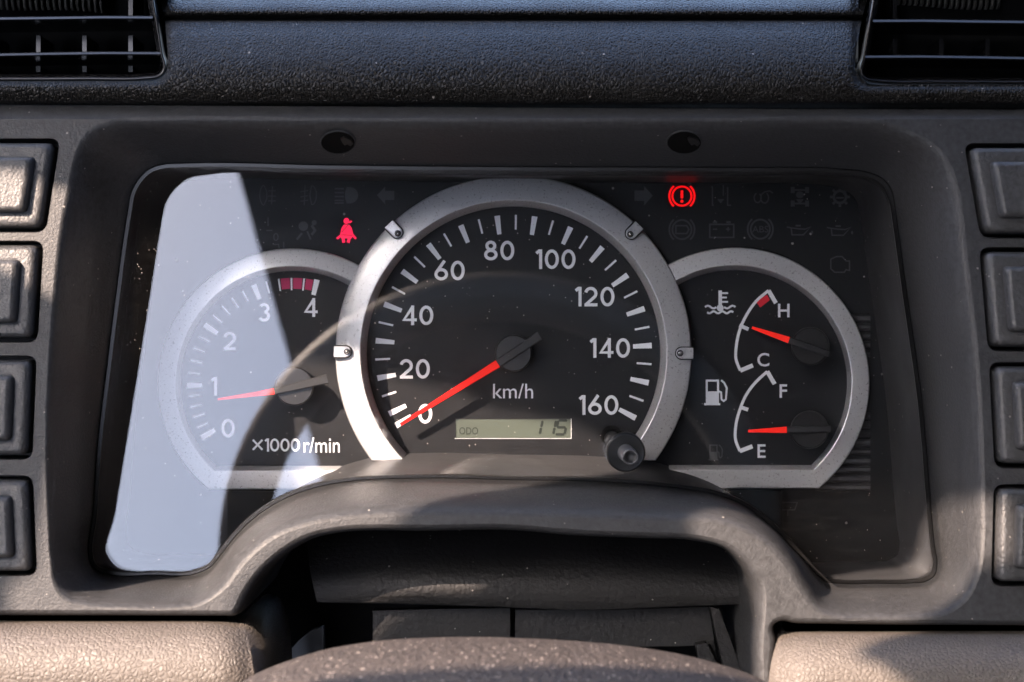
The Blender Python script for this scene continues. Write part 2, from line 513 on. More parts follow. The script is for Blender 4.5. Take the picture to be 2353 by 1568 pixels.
# switch openings' walls
for hl in hole_loops:
    a = [PP(u, v, PANEL) for u, v in offset(hl, 3)]
    lp = []
    o3 = [PP(u, v, PANEL) for u, v in hl]
    V, F = loft([o3, [deeper(p, .0006) for p in [PP(u, v, PANEL) for u, v in offset(hl, -2)]],
                 [deeper(p, .003) for p in [PP(u, v, PANEL) for u, v in offset(hl, -3)]],
                 [deeper(p, .012) for p in [PP(u, v, PANEL) for u, v in offset(hl, -3)]]], cap_last=True)
    mesh('switch_opening', V, F, M['black'], surround, smooth=False)

# screw holes in the upper wall of the opening
def wallpt(u, v):
    """point on the upper wall, between the ridge and the lens edge"""
    t = (v - 287) / (383 - 287)
    return PP(u, 287, PANEL).lerp(P(u, 383, EL), t)
for cu, cv in ((777, 325), (1572, 325)):
    n = 28
    def ring(r, d):
        out = []
        for i in range(n):
            a = 2 * math.pi * i / n
            p = wallpt(cu + math.cos(a) * r, cv + math.sin(a) * r * .64)
            out.append(p + Vector((0, d, d * .9)))
        return out
    V, F = loft([ring(42, -.0001), ring(40, -.0005), ring(38, -.0002)], cap_last=False)
    h = mesh('screw_hole', V, F, M['plastic'], surround, smooth=True)
    V, F = loft([ring(38.5, -.0004), ring(20, -.0003)], cap_last=True)
    mesh('hole_bottom', V, F, M['void'], h)
    chunk = [(6,-12),(14,-16),(30,-10),(36,0),(30,6),(22,1),(16,4),(10,-3)]
    V, F = loft([[wallpt(cu + x, cv + y) + Vector((0, -.0005, -.0004)) for x, y in chunk],
                 [wallpt(cu + x*.95 + 1, cv + y*.9) + Vector((0, -.0012, -.0008)) for x, y in chunk]], cap_last=True)
    mesh('clip_end', V, F, M['boot'], h, smooth=False)

# ------------------------------------------------------------------ blank switches
def switch(hole, label, group):
    cx = sum(p[0] for p in hole) / 4; cy = sum(p[1] for p in hole) / 4
    t = thing('blank_switch', label, 'switch', PP(cx, cy, PANEL) + Vector((0, .01, 0)), group)
    def ins(d, r, up):
        q = []
        m = len(hole)
        for i in range(m):
            p = Vector(hole[i]); a = (Vector(hole[i-1]) - p).normalized(); b = (Vector(hole[(i+1) % m]) - p).normalized()
            s = abs(a.x * b.y - a.y * b.x)
            q.append(p + (a + b) * (d / max(.2, s)))
        return [PP(u, v, PANEL) + Vector((0, -up, 0)) for u, v in rrect(q, r)]
    V, F = loft([ins(11, 20, -.010), ins(11, 20, -.0008), ins(13, 19, .0006), ins(18, 17, .0016), ins(25, 15, .0019), ins(45, 12, .0016)], cap_last=False)
    cap = mesh('cap', V, F, M['button'], t, smooth=True)
    V, F = loft([ins(45, 12, .0010), ins(46, 12, .0030), ins(48, 11, .0040), ins(54, 10, .0046), ins(58, 9, .0047)], cap_last=True)
    o = mesh('raised_pad', V, F, M['button'], t, smooth=True)
    o.data.polygons[len(F) - 1].use_smooth = False
    return t
names = ['topmost', 'second', 'third', 'lowest']
for i, h in enumerate(holes[:4]):
    switch(h, ['topmost blank switch in the column beside the tachometer, catching full sun',
               'second blank switch from the top beside the tachometer, half in sun',
               'third blank switch from the top in the column beside the tachometer',
               'lowest blank switch in the column beside the tachometer, above beige trim'][i], 'blank switches in two columns')
for i, h in enumerate(holes[4:]):
    switch(h, ['topmost blank switch in the column beside the fuel gauge',
               'second blank switch from the top in the column beside the fuel gauge',
               'third blank switch from the top in the column beside the fuel gauge',
               'lowest blank switch in the column beside the fuel gauge, above beige trim'][i], 'blank switches in two columns')

# ------------------------------------------------------------------ instrument cluster
cluster = thing('instrument_cluster', 'instrument cluster with silver ringed speedometer, tachometer and fuel gauge behind clear lens',
                'instrument cluster', P(1176, 1110, 0))
# housing: inner walls from the lens edge back to the mask plate
maskL = []
for i, (u, v) in enumerate(lensE):
    uu, vv = UC + (u - UC) * .912, VC + (v - VC) * .912
    if v > 1095 and 640 < u < 1760:
        w = 1 - abs(u - 1190) / 560
        vv -= 34 * max(0, min(1, w * 2.2))
    maskL.append((uu, vv))
V, F = loft([[P(u, v, EL - .0005) for u, v in offset(lensE, 4)], [P(u, v, EL - .002) for u, v in lensE],
             [P(u*.5 + a*.5, v*.5 + b*.5, EL*.5) for (u, v), (a, b) in zip(lensE, maskL)], [P(u, v, 0) for u, v in maskL]])
mesh('housing', V, F, M['housing'], cluster, smooth=True)
V2, F2 = fill2d(maskL)
mask = mesh('mask_plate', [P(u, v, 0) for u, v in V2], F2, M['mask'], cluster)
# grooved ribs beside the fuel gauge
for i in range(20):
    v = 722 + i * 20.5
    if abs(v + 8 - 880) < 304: u0 = 1687 + math.sqrt(304**2 - (v + 8 - 880)**2)
    else: u0 = 1870
    if u0 > 1985: continue
    V = [P(u0, v, .0004), P(2000, v, .0004), P(2000, v + 6, .0016), P(u0, v + 6, .0016), P(2000, v + 13, .0016), P(u0, v + 13, .0016), P(2000, v + 17, .0004), P(u0, v + 17, .0004)]
    mesh('rib', V, [(0,1,2,3), (3,2,4,5), (5,4,6,7)], M['housing'], mask, flip=True)

# black rubber seal round the lens
so = [P(u, v, EL + .0002) for u, v in offset(lensE, 3)]
s1 = [P(u, v, EL + .0009) for u, v in offset(lensE, -1)]
s2 = [P(u, v, EL + .0008) for u, v in offset(lensE, -9)]
s3 = [P(u, v, EL - .0012) for u, v in offset(lensE, -10)]
V, F = loft([so, s1, s2, s3])
mesh('lens_seal', V, F, M['seal'], cluster, smooth=False)
# lens: slab with a flat front and a turned-back border
LT = .0016
EF = .057
def lens_e(u, v): return EF
fr = [P(u, v, EF) for u, v in lensF]
fr2 = [P(u, v, EF - .0006) for u, v in offset(lensF, 4)]
ed = [P(u, v, EL + .0002) for u, v in offset(lensE, -8)]
V2, F2 = fill2d(lensF)
V = [P(u, v, EF) for u, v in V2]; F = list(F2)
Vb, Fb = loft([fr, fr2, ed])
o = len(V); V += Vb; F += [tuple(reversed([i + o for i in f])) for f in Fb]
nb = len(V)
V += [v + Vector((0, LT, 0)) for v in V]
F += [tuple(reversed([i + nb for i in f])) for f in F]
lens = mesh('lens', V, F, M['lens'], cluster)

# ---- dials
SP = (1180, 812); TA = (674, 882); FG = (1687, 880)
E_S, E_D = .003, .0015
def circ(c, r, a): return (c[0] + r * math.cos(R(a)), c[1] - r * math.sin(R(a)))
def poly_clip_bottom(c, r, b, n=72):
    a0 = -math.degrees(math.asin(b / r)); a1 = 180 - a0
    return [circ(c, r, a0 + (a1 - a0) * i / n) for i in range(n + 1)]
def disc(name, c, r, b, e, m):
    pts = poly_clip_bottom(c, r, b)
    V, F = loft([[P(u, v, e - .0012) for u, v in pts], [P(u, v, e) for u, v in pts]], cap_last=True)
    return mesh(name, V, F, m, cluster, flip=True)
def dside(c, r, b, e):
    pts = poly_clip_bottom(c, r, b)
    pts = [p for p in pts if math.dist(p, SP) > 352]
    return pts
speed = disc('speedometer_dial', SP, 345, 246, E_S, M['dial'])
def side_dial(name, c):
    pts = [p for p in poly_clip_bottom(c, 275, 204, 120)]
    inner = [p for p in pts if math.dist(p, SP) >= 380]
    V, F = loft([[P(u, v, E_D - .0012) for u, v in inner], [P(u, v, E_D) for u, v in inner]], cap_last=True)
    return mesh(name, V, F, M['dial'], cluster, flip=True)
# order the clipped outlines so they stay one run
def side_pts(c):
    pts = poly_clip_bottom(c, 275, 204, 160)
    keep = [math.dist(p, SP) >= 392 for p in pts]
    n = len(pts)
    start = next(i for i in range(n) if keep[i] and not keep[i-1]) if not all(keep) else 0
    out = []
    for j in range(n):
        i = (start + j) % n
        if keep[i]: out.append(pts[i])
    return out
def side_dial(name, c):
    inner = side_pts(c)
    V, F = loft([[P(u, v, E_D - .0012) for u, v in inner], [P(u, v, E_D) for u, v in inner]], cap_last=True)
    return mesh(name, V, F, M['dial'], cluster, flip=True)
tacho = side_dial('tachometer_dial', TA)
fuel = side_dial('fuel_and_temperature_dial', FG)

# speedometer ring: open ring cut off at the bottom
def speed_ring():
    prof = [(409, .0015), (408.5, .0096), (407, .0105), (404, .0108), (380, .0119), (354, .0127), (352, .0126), (350.5, .0120), (337, .0036)]
    loops = []
    for r, e in prof:
        b = 246
        a0 = -math.degrees(math.asin(b / r)); a1 = 180 - a0
        loops.append([P(*circ(SP, r, a0 + (a1 - a0) * i / 160), e) for i in range(161)])
    V, F = loft(loops, closed=False)
    n = 161
    F.append(tuple(k * n for k in range(len(prof))))
    F.append(tuple(k * n + n - 1 for k in reversed(range(len(prof)))))
    return mesh('speedometer_ring', V, F, M['silver'], cluster, smooth=True, flip=True)
ring = speed_ring()
ring.data.polygons[-1].use_smooth = False; ring.data.polygons[-2].use_smooth = False
for a in (134, 45.5, 179.5, 0):
    # let-in fixing tab with a screw
    def loc(r, s, e):
        return P(SP[0] + r * math.cos(R(a)) - s * math.sin(R(a)), SP[1] - r * math.sin(R(a)) - s * math.cos(R(a)), e)
    def outl(g, d):
        pts = [(413, -13 - g), (413, 13 + g), (386, 13 + g)] + \
              [(386 - (13 + g) * math.sin(R(q)), (13 + g) * math.cos(R(q))) for q in range(20, 180, 20)] + [(386, -13 - g)]
        return [loc(r, s, (.0124 if r < 395 else .0118) + d) for r, s in pts]
    V, F = loft([outl(2.5, -.0012), outl(2.2, .00055), outl(0, .0003), outl(-.5, -.0001)])
    tb = mesh('tab_groove', V, F, M['black'], ring)
    V, F = loft([outl(0, -.0012), outl(0, .0002), outl(-2, .0005)], cap_last=True)
    mesh('fixing_tab', V, F, M['silver'], ring)
    n = 14
    def cc(r, e): return [loc(383 + r * math.cos(2*math.pi*i/n), r * math.sin(2*math.pi*i/n), e) for i in range(n)]
    V, F = loft([cc(7.5, .0128), cc(7.5, .0132), cc(6, .0132)], cap_last=True)
    mesh('screw_well', V, F, M['black'], ring)
    V, F = loft([cc(5.5, .0130), cc(5, .0140), cc(2.5, .0145)], cap_last=True)
    mesh('screw', V, F, M['steel'], ring, smooth=True)

# side rings: D-shaped, running into the speedometer ring
def side_ring(name, c, sgn):
    prof = [(311, 243, .0004), (310.5, 242.5, .0074), (309, 241, .0082), (306, 238, .0084), (272, 202, .0094), (270, 200, .0093), (268.5, 198.5, .0088), (259, 189, .0016)]
    loops = []
    for r, b, e in prof:
        lim = 404
        # where the arc enters the speedometer ring
        pts = []
        a_end = math.degrees(math.asin(b / r))
        # mirrored for the fuel side: work in left-hand coordinates
        aa = 90.0
        while True:
            p = circ((0, 0), r, aa)
            if math.dist((c[0] + sgn * p[0], c[1] + p[1]), SP) < lim or aa < 5: break
            aa -= .25
        n = 120
        for i in range(n + 1):
            a = aa + (180 + a_end - aa) * i / n
            p = circ((0, 0), r, a)
            pts.append((c[0] + sgn * p[0], c[1] + p[1]))
        x0 = -math.sqrt(r*r - b*b); x1 = 150
        for i in range(1, 13):
            pts.append((c[0] + sgn * (x0 + (x1 - x0) * i / 12), c[1] + b))
        loops.append([P(u, v, e) for u, v in pts])
    V, F = loft(loops, closed=False)
    o = mesh(name, V, F, M['silver'], cluster, smooth=True, flip=(sgn > 0))
    o.data.set_sharp_from_angle(angle=R(28))
    return o
side_ring('tachometer_ring', TA, 1)
side_ring('fuel_gauge_ring', FG, -1)
try: ring.data.set_sharp_from_angle(angle=R(28))
except Exception: pass

# ---- printed marks
PE = .00012
def quad(name, parent, p, e, m):
    return mesh(name, [P(u, v, e) for u, v in p], [(0, 1, 2, 3)], m, parent)
def tick(parent, c, a, r0, r1, w0, w1, e, m=None, name='tick'):
    ca, sa = math.cos(R(a)), math.sin(R(a))
    def q(r, s): return (c[0] + r*ca - s*sa, c[1] - r*sa - s*ca)
    return quad(name, parent, [q(r0, -w0/2), q(r1, -w1/2), q(r1, w1/2), q(r0, w0/2)], e, m or M['white'])

def ribbon(pl, w, closed=False, z=0):
    """flat stroke; pl in photo units -> verts (u,v), faces"""
    n = len(pl); V = []; F = []
    for i in range(n):
        a = pl[i-1] if (i > 0 or closed) else None
        b = pl[(i+1) % n] if (i < n-1 or closed) else None
        p = pl[i]
        ds = []
        if a: d = (p[0]-a[0], p[1]-a[1]); l = math.hypot(*d) or 1; ds.append((d[0]/l, d[1]/l))
        if b: d = (b[0]-p[0], b[1]-p[1]); l = math.hypot(*d) or 1; ds.append((d[0]/l, d[1]/l))
        nx = sum(-d[1] for d in ds) / len(ds); ny = sum(d[0] for d in ds) / len(ds)
        l = max(.35, nx*nx + ny*ny)
        nx /= l; ny /= l
        V.append((p[0] + nx*w/2, p[1] + ny*w/2)); V.append((p[0] - nx*w/2, p[1] - ny*w/2))
    for i in range(n if closed else n-1):
        j = (i+1) % n
        F.append((2*i, 2*j, 2*j+1, 2*i+1))
    return V, F
def strokes(name, parent, items, e, m, label=None):
    """items: (polyline, width, closed) or ('fill', polygon)"""
    V = []; F = []
    for k2, it in enumerate(items):
        ee = e + k2 * .000025
        if it[0] == 'fill':
            v2, f2 = fill2d(it[1])
        else:
            v2, f2 = ribbon(*it)
        o = len(V)
        V += [P(u, v, ee) for u, v in v2]
        F += [tuple(i + o for i in f) for f in f2]
    me = mesh(name, V, F, m, parent, label=label)
    bm = bmesh.new(); bm.from_mesh(me.data)
    for f in bm.faces:
        f.normal_update()
        if f.normal.y > 0: f.normal_flip()
    bm.to_mesh(me.data); bm.free()
    return me
def ell(cx, cy, rx, ry, a0=0, a1=360, n=26):
    return [(cx + rx*math.cos(R(a0 + (a1-a0)*i/n)), cy + ry*math.sin(R(a0 + (a1-a0)*i/n))) for i in range(n + (0 if abs(a1-a0) >= 360 else 1))]
def glyph(ch):
    """strokes in a unit-high box, y up; returns width, items (polyline, closed)"""
    t = .16; h = t/2
    if ch == '0': return .72, [(ell(.36, .5, .36-h, .5-h), True)]
    if ch == '1': return .32, [([(.02, .80), (.16, .92), (.24, .92)], False), ([(.24, 1), (.24, 0)], False)]
    if ch == '2': return .70, [(ell(.34, .66, .26, .26, 168, -38, 16) + [(.08, h)], False), ([(.02, h), (.68, h)], False)]
    if ch == '3': return .66, [(ell(.32, .715, .21, .205, 150, -80, 14), False), (ell(.32, .30, .245, .22, 85, -155, 16), False)]
    if ch == '4': return .74, [([(.53, 0), (.53, 1)], False), ([(.53, .93), (.09, .27), (.74, .27)], False)]
    if ch == '6': return .70, [(ell(.35, .31, .27, .235), True), ([(.52, 1.0), (.115, .42)], False)]
    if ch == '8': return .70, [(ell(.35, .735, .20, .19), True), (ell(.35, .29, .265, .215), True)]
    return .3, []
def number(text, cu, cv, h, parent, e, sp=.13, name='numeral', label=None):
    W = sum(glyph(c)[0] for c in text) + sp * (len(text) - 1)
    x = cu - W * h / 2; items = []
    for c in text:
        w, st = glyph(c)
        for pl, cl in st:
            items.append(([(x + p[0]*h, cv + h/2 - p[1]*h) for p in pl], .155*h, cl))
        x += (w + sp) * h
    return strokes(name, parent, items, e, M['white'])
def text(body, cu, cv, height, parent, e, m, name='lettering', width=None, bold=0):
    c = bpy.data.curves.new('t', 'FONT'); c.body = body; c.size = 1; c.offset = bold; c.resolution_u = 4
    o = bpy.data.objects.new('t', c); COL.objects.link(o)
    dg = bpy.context.evaluated_depsgraph_get()
    me = bpy.data.meshes.new_from_object(o.evaluated_get(dg))
    vs = [tuple(v.co) for v in me.vertices]; fs = [tuple(p.vertices) for p in me.polygons]
    bpy.data.objects.remove(o); bpy.data.curves.remove(c); bpy.data.meshes.remove(me)
    x0 = min(v[0] for v in vs); x1 = max(v[0] for v in vs); y0 = min(v[1] for v in vs); y1 = max(v[1] for v in vs)
    s = height / (y1 - y0); sx = width / (x1 - x0) if width else s
    return mesh(name, [P(cu + (v[0] - (x0+x1)/2)*sx, cv - (v[1] - (y0+y1)/2)*s, e) for v in vs], fs, m, parent)

E1 = E_S + PE
ang = lambda kmh: 206 - 15.6 * (kmh - 10) / 10
tick(speed, SP, 211.6, 276, 318, 10, 14, E1)
for s in range(10, 161, 10):
    tick(speed, SP, ang(s), 275, 318, 9.5, 13, E1)
    if s < 160: tick(speed, SP, ang(s + 5), 284, 318, 4.4, 4.8, E1)
for s, u, v in (('0',977,951),('20',953,848),('40',960,725),('60',1033,622),('80',1147,576),('100',1277,596),('120',1367,682),('140',1402,800),('160',1376,931)):
    number(s, u, v, 45, speed, E1)
text('km/h', 1179, 899, 34, speed, E1, M['white'], width=92)

E2 = E_D + PE
def tang(x): return 181.0 - 34.6 * (x - 1) if x >= 1 else 181.0 + 29.5 * (1 - x)
for i in range(0, 21):
    x = i / 5
    if i % 5 == 0: tick(tacho, TA, tang(x), 209, 245, 10, 13, E2)
    else: tick(tacho, TA, tang(x), 215, 243, 3.5, 4, E2)
for i in range(3):
    a0 = tang(3.4 + .2*i) - 1.0; a1 = tang(3.6 + .2*i) + (1.0 if i < 2 else 1.9)
    pts = [circ(TA, 243, a0 + (a1-a0)*j/4) for j in range(5)] + [circ(TA, 218, a1 + (a0-a1)*j/4) for j in range(5)]
    strokes('red_zone', tacho, [('fill', pts)], E2, M['magenta'])
for s, u, v in (('0',524,984),('1',492,888),('2',528,784),('3',607,718),('4',714,707)):
    number(s, u, v, 43, tacho, E2)
strokes('multiplication_sign', tacho, [([(581,1011),(603,1034)], 4.5, False), ([(603,1011),(581,1034)], 4.5, False)], E2, M['white'])
number('1000', 649, 1023, 30, tacho, E2, sp=.07)
text('r/min', 739, 1023, 35, tacho, E2, M['white'], width=83)

# fuel and temperature scales
def scale(top, leg1, arc, bot, leg2, mid):
    pl = spline([top] + arc + [bot], 5)
    strokes('scale_arc', fuel, [(pl, 6.5, False), ([top, leg1], 9.5, False), ([bot, leg2], 9.5, False), (mid, 8.5, False)], E2, M['white'])
scale((1766,668), (1783,697), [(1738,692),(1716,723),(1701,755),(1692,795),(1691,825)], (1701,852), (1730,840), [(1699,748),(1720,757)])
scale((1763,854), (1780,883), [(1736,879),(1714,909),(1700,942),(1690,985),(1690,1010)], (1700,1037), (1729,1026), [(1699,935),(1719,942)])
strokes('red_zone', fuel, [('fill', [(1738,695),(1747,707),(1769,690),(1763,678),(1750,685)])], E2, M['redprint'])
for ch, u, v in (('H',1801,714), ('C',1754,827), ('F',1800,899), ('E',1750,1037)):
    text(ch, u, v, 31, fuel, E2, M['white'], bold=.012)
def wave(cx, cy, w, a, n=18, k2=2):
    return [(cx - w/2 + w*i/n, cy + a*math.sin(2*math.pi*k2*i/n)) for i in range(n+1)]
strokes('coolant_symbol', fuel, [([(1655,668),(1655,706)], 8, False), ('fill', ell(1655, 708, 8, 8, n=14)),
    ([(1655,674),(1673,674)], 4, False), ([(1655,684),(1670,684)], 4, False), ([(1655,694),(1673,694)], 4, False),
    (wave(1633,706,26,-3,k2=1), 4.5, False), (wave(1677,706,26,3,k2=1), 4.5, False), (wave(1655,718,60,2.5,k2=3), 4.5, False)], E2, M['white'])
def pump(cu, cv, s, m, name, parent):
    f = lambda x, y: (cu + x*s, cv + y*s)
    strokes(name, parent, [([f(-22,-27), f(4,-27), f(4,0), f(-22,0)], 4.5*s, True), ('fill', [f(-24,-1), f(6,-1), f(6,26), f(-24,26)]), ([f(-28,27), f(9,27)], 5*s, False),
        ([f(5,-3), f(11,0), f(12,16), f(17,20), f(22,16), f(24,-10), f(18,-22), f(11,-28)], 4.2*s, False)], E2, m)
pump(1646, 902, 1, M['white'], 'fuel_pump_symbol', fuel)
pump(1645, 1040, .62, M['dim'], 'low_fuel_symbol', fuel)

# ---- LCD
lcd = mesh('odometer_display', [P(u, v, E_S + .0001) for u, v in ((1046,962),(1046,1007),(1312,1007),(1312,962))], [(0,1,2,3)], M['lcd'], speed)
strokes('display_edge', speed, [([(1045,1008),(1312.5,1008),(1312.5,962)], 1.0, False)], E_S + .0003, M['white'])
strokes('display_recess', speed, [([(1046,1007),(1046,962),(1312,962)], 2.4, False)], E_S + .0003, M['black'])
text('ODO', 1077, 990.5, 16.5, speed, E_S + .0002, M['lcdseg'], width=43)
def lcd_digit(ch, cu, cv):
    W2, H2, sl = 10.5, 16, 3.5
    seg = {'a': ((-W2,-H2),(W2,-H2)), 'f': ((-W2,-H2),(-W2,0)), 'g': ((-W2,0),(W2,0)), 'c': ((W2,0),(W2,H2)), 'd': ((-W2,H2),(W2,H2)), 'b': ((W2,-H2),(W2,0)), 'e': ((-W2,0),(-W2,H2))}
    use = {'1': 'bc', '5': 'afgcd'}[ch]
    it = []
    for s in use:
        (x0, y0), (x1, y1) = seg[s]
        L = math.hypot(x1-x0, y1-y0); dx2, dy2 = (x1-x0)/L, (y1-y0)/L
        g = 2.2
        a = (x0 + dx2*g, y0 + dy2*g); b = (x1 - dx2*g, y1 - dy2*g)
        sk = lambda p: (cu + p[0] - p[1]*sl/H2, cv + p[1])
        a, b = sk(a), sk(b)
        ex = 2.0
        dl = math.hypot(b[0]-a[0], b[1]-a[1]); tx, ty = (b[0]-a[0])/dl, (b[1]-a[1])/dl
        it.append(('fill', [(a[0]-tx*ex, a[1]-ty*ex), (a[0]-ty*2.9, a[1]+tx*2.9), (b[0]-ty*2.9, b[1]+tx*2.9), (b[0]+tx*ex, b[1]+ty*ex), (b[0]+ty*2.9, b[1]-tx*2.9), (a[0]+ty*2.9, a[1]-tx*2.9)]))
    strokes('display_digit', speed, it, E_S + .0002, M['lcdseg'])
lcd_digit('1', 1233, 982.5); lcd_digit('1', 1264, 982.5); lcd_digit('5', 1290, 982.5)

# ---- warning symbols on the mask plate
EM = .0003
def sym(name, items, m=None): return strokes(name, mask, items, EM, m or M['dim'])
def sh(pts, du, dv): return [(x + du, y + dv) for x, y in pts]
sym('rear_fog_symbol', [(sh([(0,-22),(6,-8),(6,8),(0,22)],607,449)[::1], 2.5, False), (ell(607,449,10,23,90,270,14), 2.5, False), ([(624,470),(626,428)], 2.5, False)] + [([(616,449+d),(634,449+d)], 2.5, False) for d in (-10,2,13)])
sym('front_fog_symbol', [(ell(716,449,11,22,-90,90,14), 2.5, False), ([(716,427),(712,449),(716,471)], 2.5, False), ([(699,472),(701,426)], 2.5, False)] + [([(690,449+d),(708,449+d-3)], 2.5, False) for d in (-8,4,14)])
sym('high_beam_symbol', [('fill', ell(803,449,20,19,-90,90,14) + [(797,468),(793,456),(793,442),(797,430)])] + [([(769,449+d),(790,449+d)], 3.5, False) for d in (-15,-6,3,12,18)])
sym('left_turn_arrow', [('fill', [(866,449),(885,429),(885,439),(906,439),(906,460),(885,460),(885,470)])])
sym('right_turn_arrow', [('fill', [(1500,450),(1480,428),(1480,438),(1458,438),(1458,462),(1480,462),(1480,473)])])
def brake(cu, cv, m, name, extra):
    sym(name, [(ell(cu,cv,22,22,n=32), 4.2, True), (ell(cu,cv,29,30,130,230,14), 4.2, False), (ell(cu,cv,29,30,-50,50,14), 4.2, False)] + extra, m)
brake(1567, 451, M['lamp'], 'lit_brake_warning_symbol', [([(1567,438),(1567,456)], 6, False), ('fill', ell(1567,463,3.6,3.6,n=12))])
brake(1567, 528, None, 'brake_wear_symbol', [([(1553,519),(1578,519),(1583,528),(1578,537),(1553,537)], 3.5, True)])
brake(1747, 527, None, 'anti_lock_symbol', [])
text('ABS', 1747, 527, 15, mask, EM + .0001, M['dim'], width=37)
sym('fuel_filter_symbol', [([(1634,430),(1637,430),(1637,472),(1640,472)], 3, False), ([(1672,430),(1672,472),(1680,472)], 3, False), ([(1662,425),(1662,450)], 2.5, False), ('fill', [(1648,458),(1664,458),(1656,468)])])
sym('glow_plug_symbol', [(ell(1741,455,8,11,-60,250,16), 3, False), (ell(1757,455,9,12,-60,260,16), 3, False), ([(1755,442),(1768,439),(1776,444)], 3, False)])
sym('four_wheel_drive_symbol', [('fill', [(1817,430),(1826,430),(1826,444),(1817,444)]), ('fill', [(1850,430),(1859,430),(1859,444),(1850,444)]), ('fill', [(1817,461),(1826,461),(1826,475),(1817,475)]), ('fill', [(1850,461),(1859,461),(1859,475),(1850,475)]),
     ([(1826,437),(1850,437)], 4, False), ([(1826,468),(1850,468)], 4, False), ('fill', ell(1838,448,9,8,n=14)), ('fill', [(1829,458),(1847,458),(1838,470)])])
sym('gearbox_symbol', [(ell(1930,453,14,14,n=24), 6, True)] + [([(1930+17*math.cos(R(a)),453+17*math.sin(R(a))),(1930+23*math.cos(R(a)),453+23*math.sin(R(a)))], 6, False) for a in range(0,360,45)] + [([(1921,455),(1939,455)], 4, False)])
sym('battery_symbol', [([(1631,516),(1686,516),(1686,546),(1631,546)], 3.5, True), ([(1638,511),(1648,511)], 5, False), ([(1669,511),(1679,511)], 5, False), ([(1638,527),(1648,527)], 3, False), ([(1668,527),(1678,527)], 3, False), ([(1673,522),(1673,532)], 3, False)])
def oil(cu, cv, name):
    sym(name, [([(cu-30,cv-8),(cu-20,cv-6),(cu-18,cv+10),(cu+8,cv+10),(cu+26,cv-9),(cu+12,cv-3),(cu-4,cv-4),(cu-20,cv-6)], 3, False), ([(cu-10,cv-11),(cu+2,cv-11)], 4, False), ('fill', ell(cu+28,cv+4,2.5,4,n=10))])
oil(1838, 530, 'oil_pressure_symbol'); oil(1930, 531, 'coolant_level_symbol')
sym('engine_symbol', [([(1909,606),(1909,596),(1922,590),(1935,590),(1944,600),(1952,600),(1952,622),(1944,620),(1940,626),(1918,626),(1909,618)], 3, True)])
sym('airbag_symbol', [('fill', ell(697,520,11,11,n=18)), ([(694,536),(682,551)], 5, False), ([(706,532),(714,551)], 4, False), ([(716,518),(724,530),(716,540)], 6, False), ('fill', ell(722,512,6,6,n=12))])
sym('door_symbol', [([(616,500),(616,520)], 3, False), ([(612,530),(626,530)], 3, False), (ell(634,545,5,8,n=14), 2.5, True), ([(628,562),(640,562),(642,575)], 2.5, False), ([(652,556),(652,574)], 2.5, False)])
sym('lit_seat_belt_symbol', [('fill', ell(796,508,6.5,7,n=16)), ('fill', [(790,517),(802,516),(808,524),(812,540),(808,548),(784,548),(782,538),(785,524)]), ([(784,541),(774,549)], 5, False), ([(809,539),(818,549)], 5, False),
     ([(788,546),(790,558)], 6.5, False), ([(803,546),(800,558)], 6.5, False), ([(802,513),(808,508)], 4, False)], M['lamp2'])
strokes('belt_gap', mask, [([(785,534),(804,513)], 1.6, False), ([(784,540),(810,541)], 1.6, False)], EM + .0005, M['black'])
# unlit legend at the foot of the mask
sym('unlit_lower_symbol', [([(1790,1155),(1832,1155),(1826,1172),(1796,1172)], 3, False), ([(1810,1172),(1810,1186)], 3, False)])

# ---- pointers
def pointer(c, base, tip, tail, e0, e1, rr, wb, wt, name, wtail=20):
    hub_e = e1
    n = 40
    def cc(r, e): return [P(c[0] + r*math.cos(2*math.pi*i/n), c[1] + r*math.sin(2*math.pi*i/n), e) for i in range(n)]
    V, F = loft([cc(rr + 1, e0), cc(rr + 1, e1 - .0010), cc(rr, e1 - .0004), cc(rr - 2.5, e1)], cap_last=True)
    hub = mesh(name, V, F, M['hub'], cluster, smooth=True, flip=False)
    hub.data.set_sharp_from_angle(angle=R(40))
    def bar(a, b, wa, wb2, ea, eb, th, nm, m):
        d = Vector((b[0]-a[0], b[1]-a[1])); d.normalize(); nn = Vector((-d.y, d.x))
        V = []
        for p, w, e in ((a, wa, ea), (b, wb2, eb)):
            for s, de in ((-1, -th), (-1, -.0003), (-.8, 0), (.8, 0), (1, -.0003), (1, -th)):
                V.append(P(p[0] + nn.x*s*w/2, p[1] + nn.y*s*w/2, e + de))
        F = [(i, i+1, i+7, i+6) for i in range(5)] + [(0,6,11,5)] + [(5,4,3,2,1,0), (6,7,8,9,10,11)]
        o = mesh(nm, V, F, m, hub)
        bm = bmesh.new(); bm.from_mesh(o.data); bmesh.ops.recalc_face_normals(bm, faces=bm.faces); bm.to_mesh(o.data); bm.free()
        return o
    bar(base, tip, wb, wt, e1 + .0014, e1 - .0002, .0012, 'pointer_blade', M['redneedle'])
    bar(base, tail, wb, wtail, e1 + .0014, e1 + .0014, .0012, 'pointer_tail', M['needle'])
    return hub
pointer((1180,812), (1144,836), (920,976), (1240,772), E_S, .0105, 42, 19, 7, 'speedometer_pointer', 21)
pointer((676,888), (630,900), (500,918), (752,871), E_D, .0110, 44, 14, 5, 'tachometer_pointer', 22)
pointer((1862,796), (1813,782), (1728,753), (1905,814), E_D, .0150, 43, 15, 6, 'temperature_pointer', 15)
pointer((1860,988), (1808,988), (1719,991), (1909,986), E_D, .0150, 43, 15, 6, 'fuel_pointer', 15)

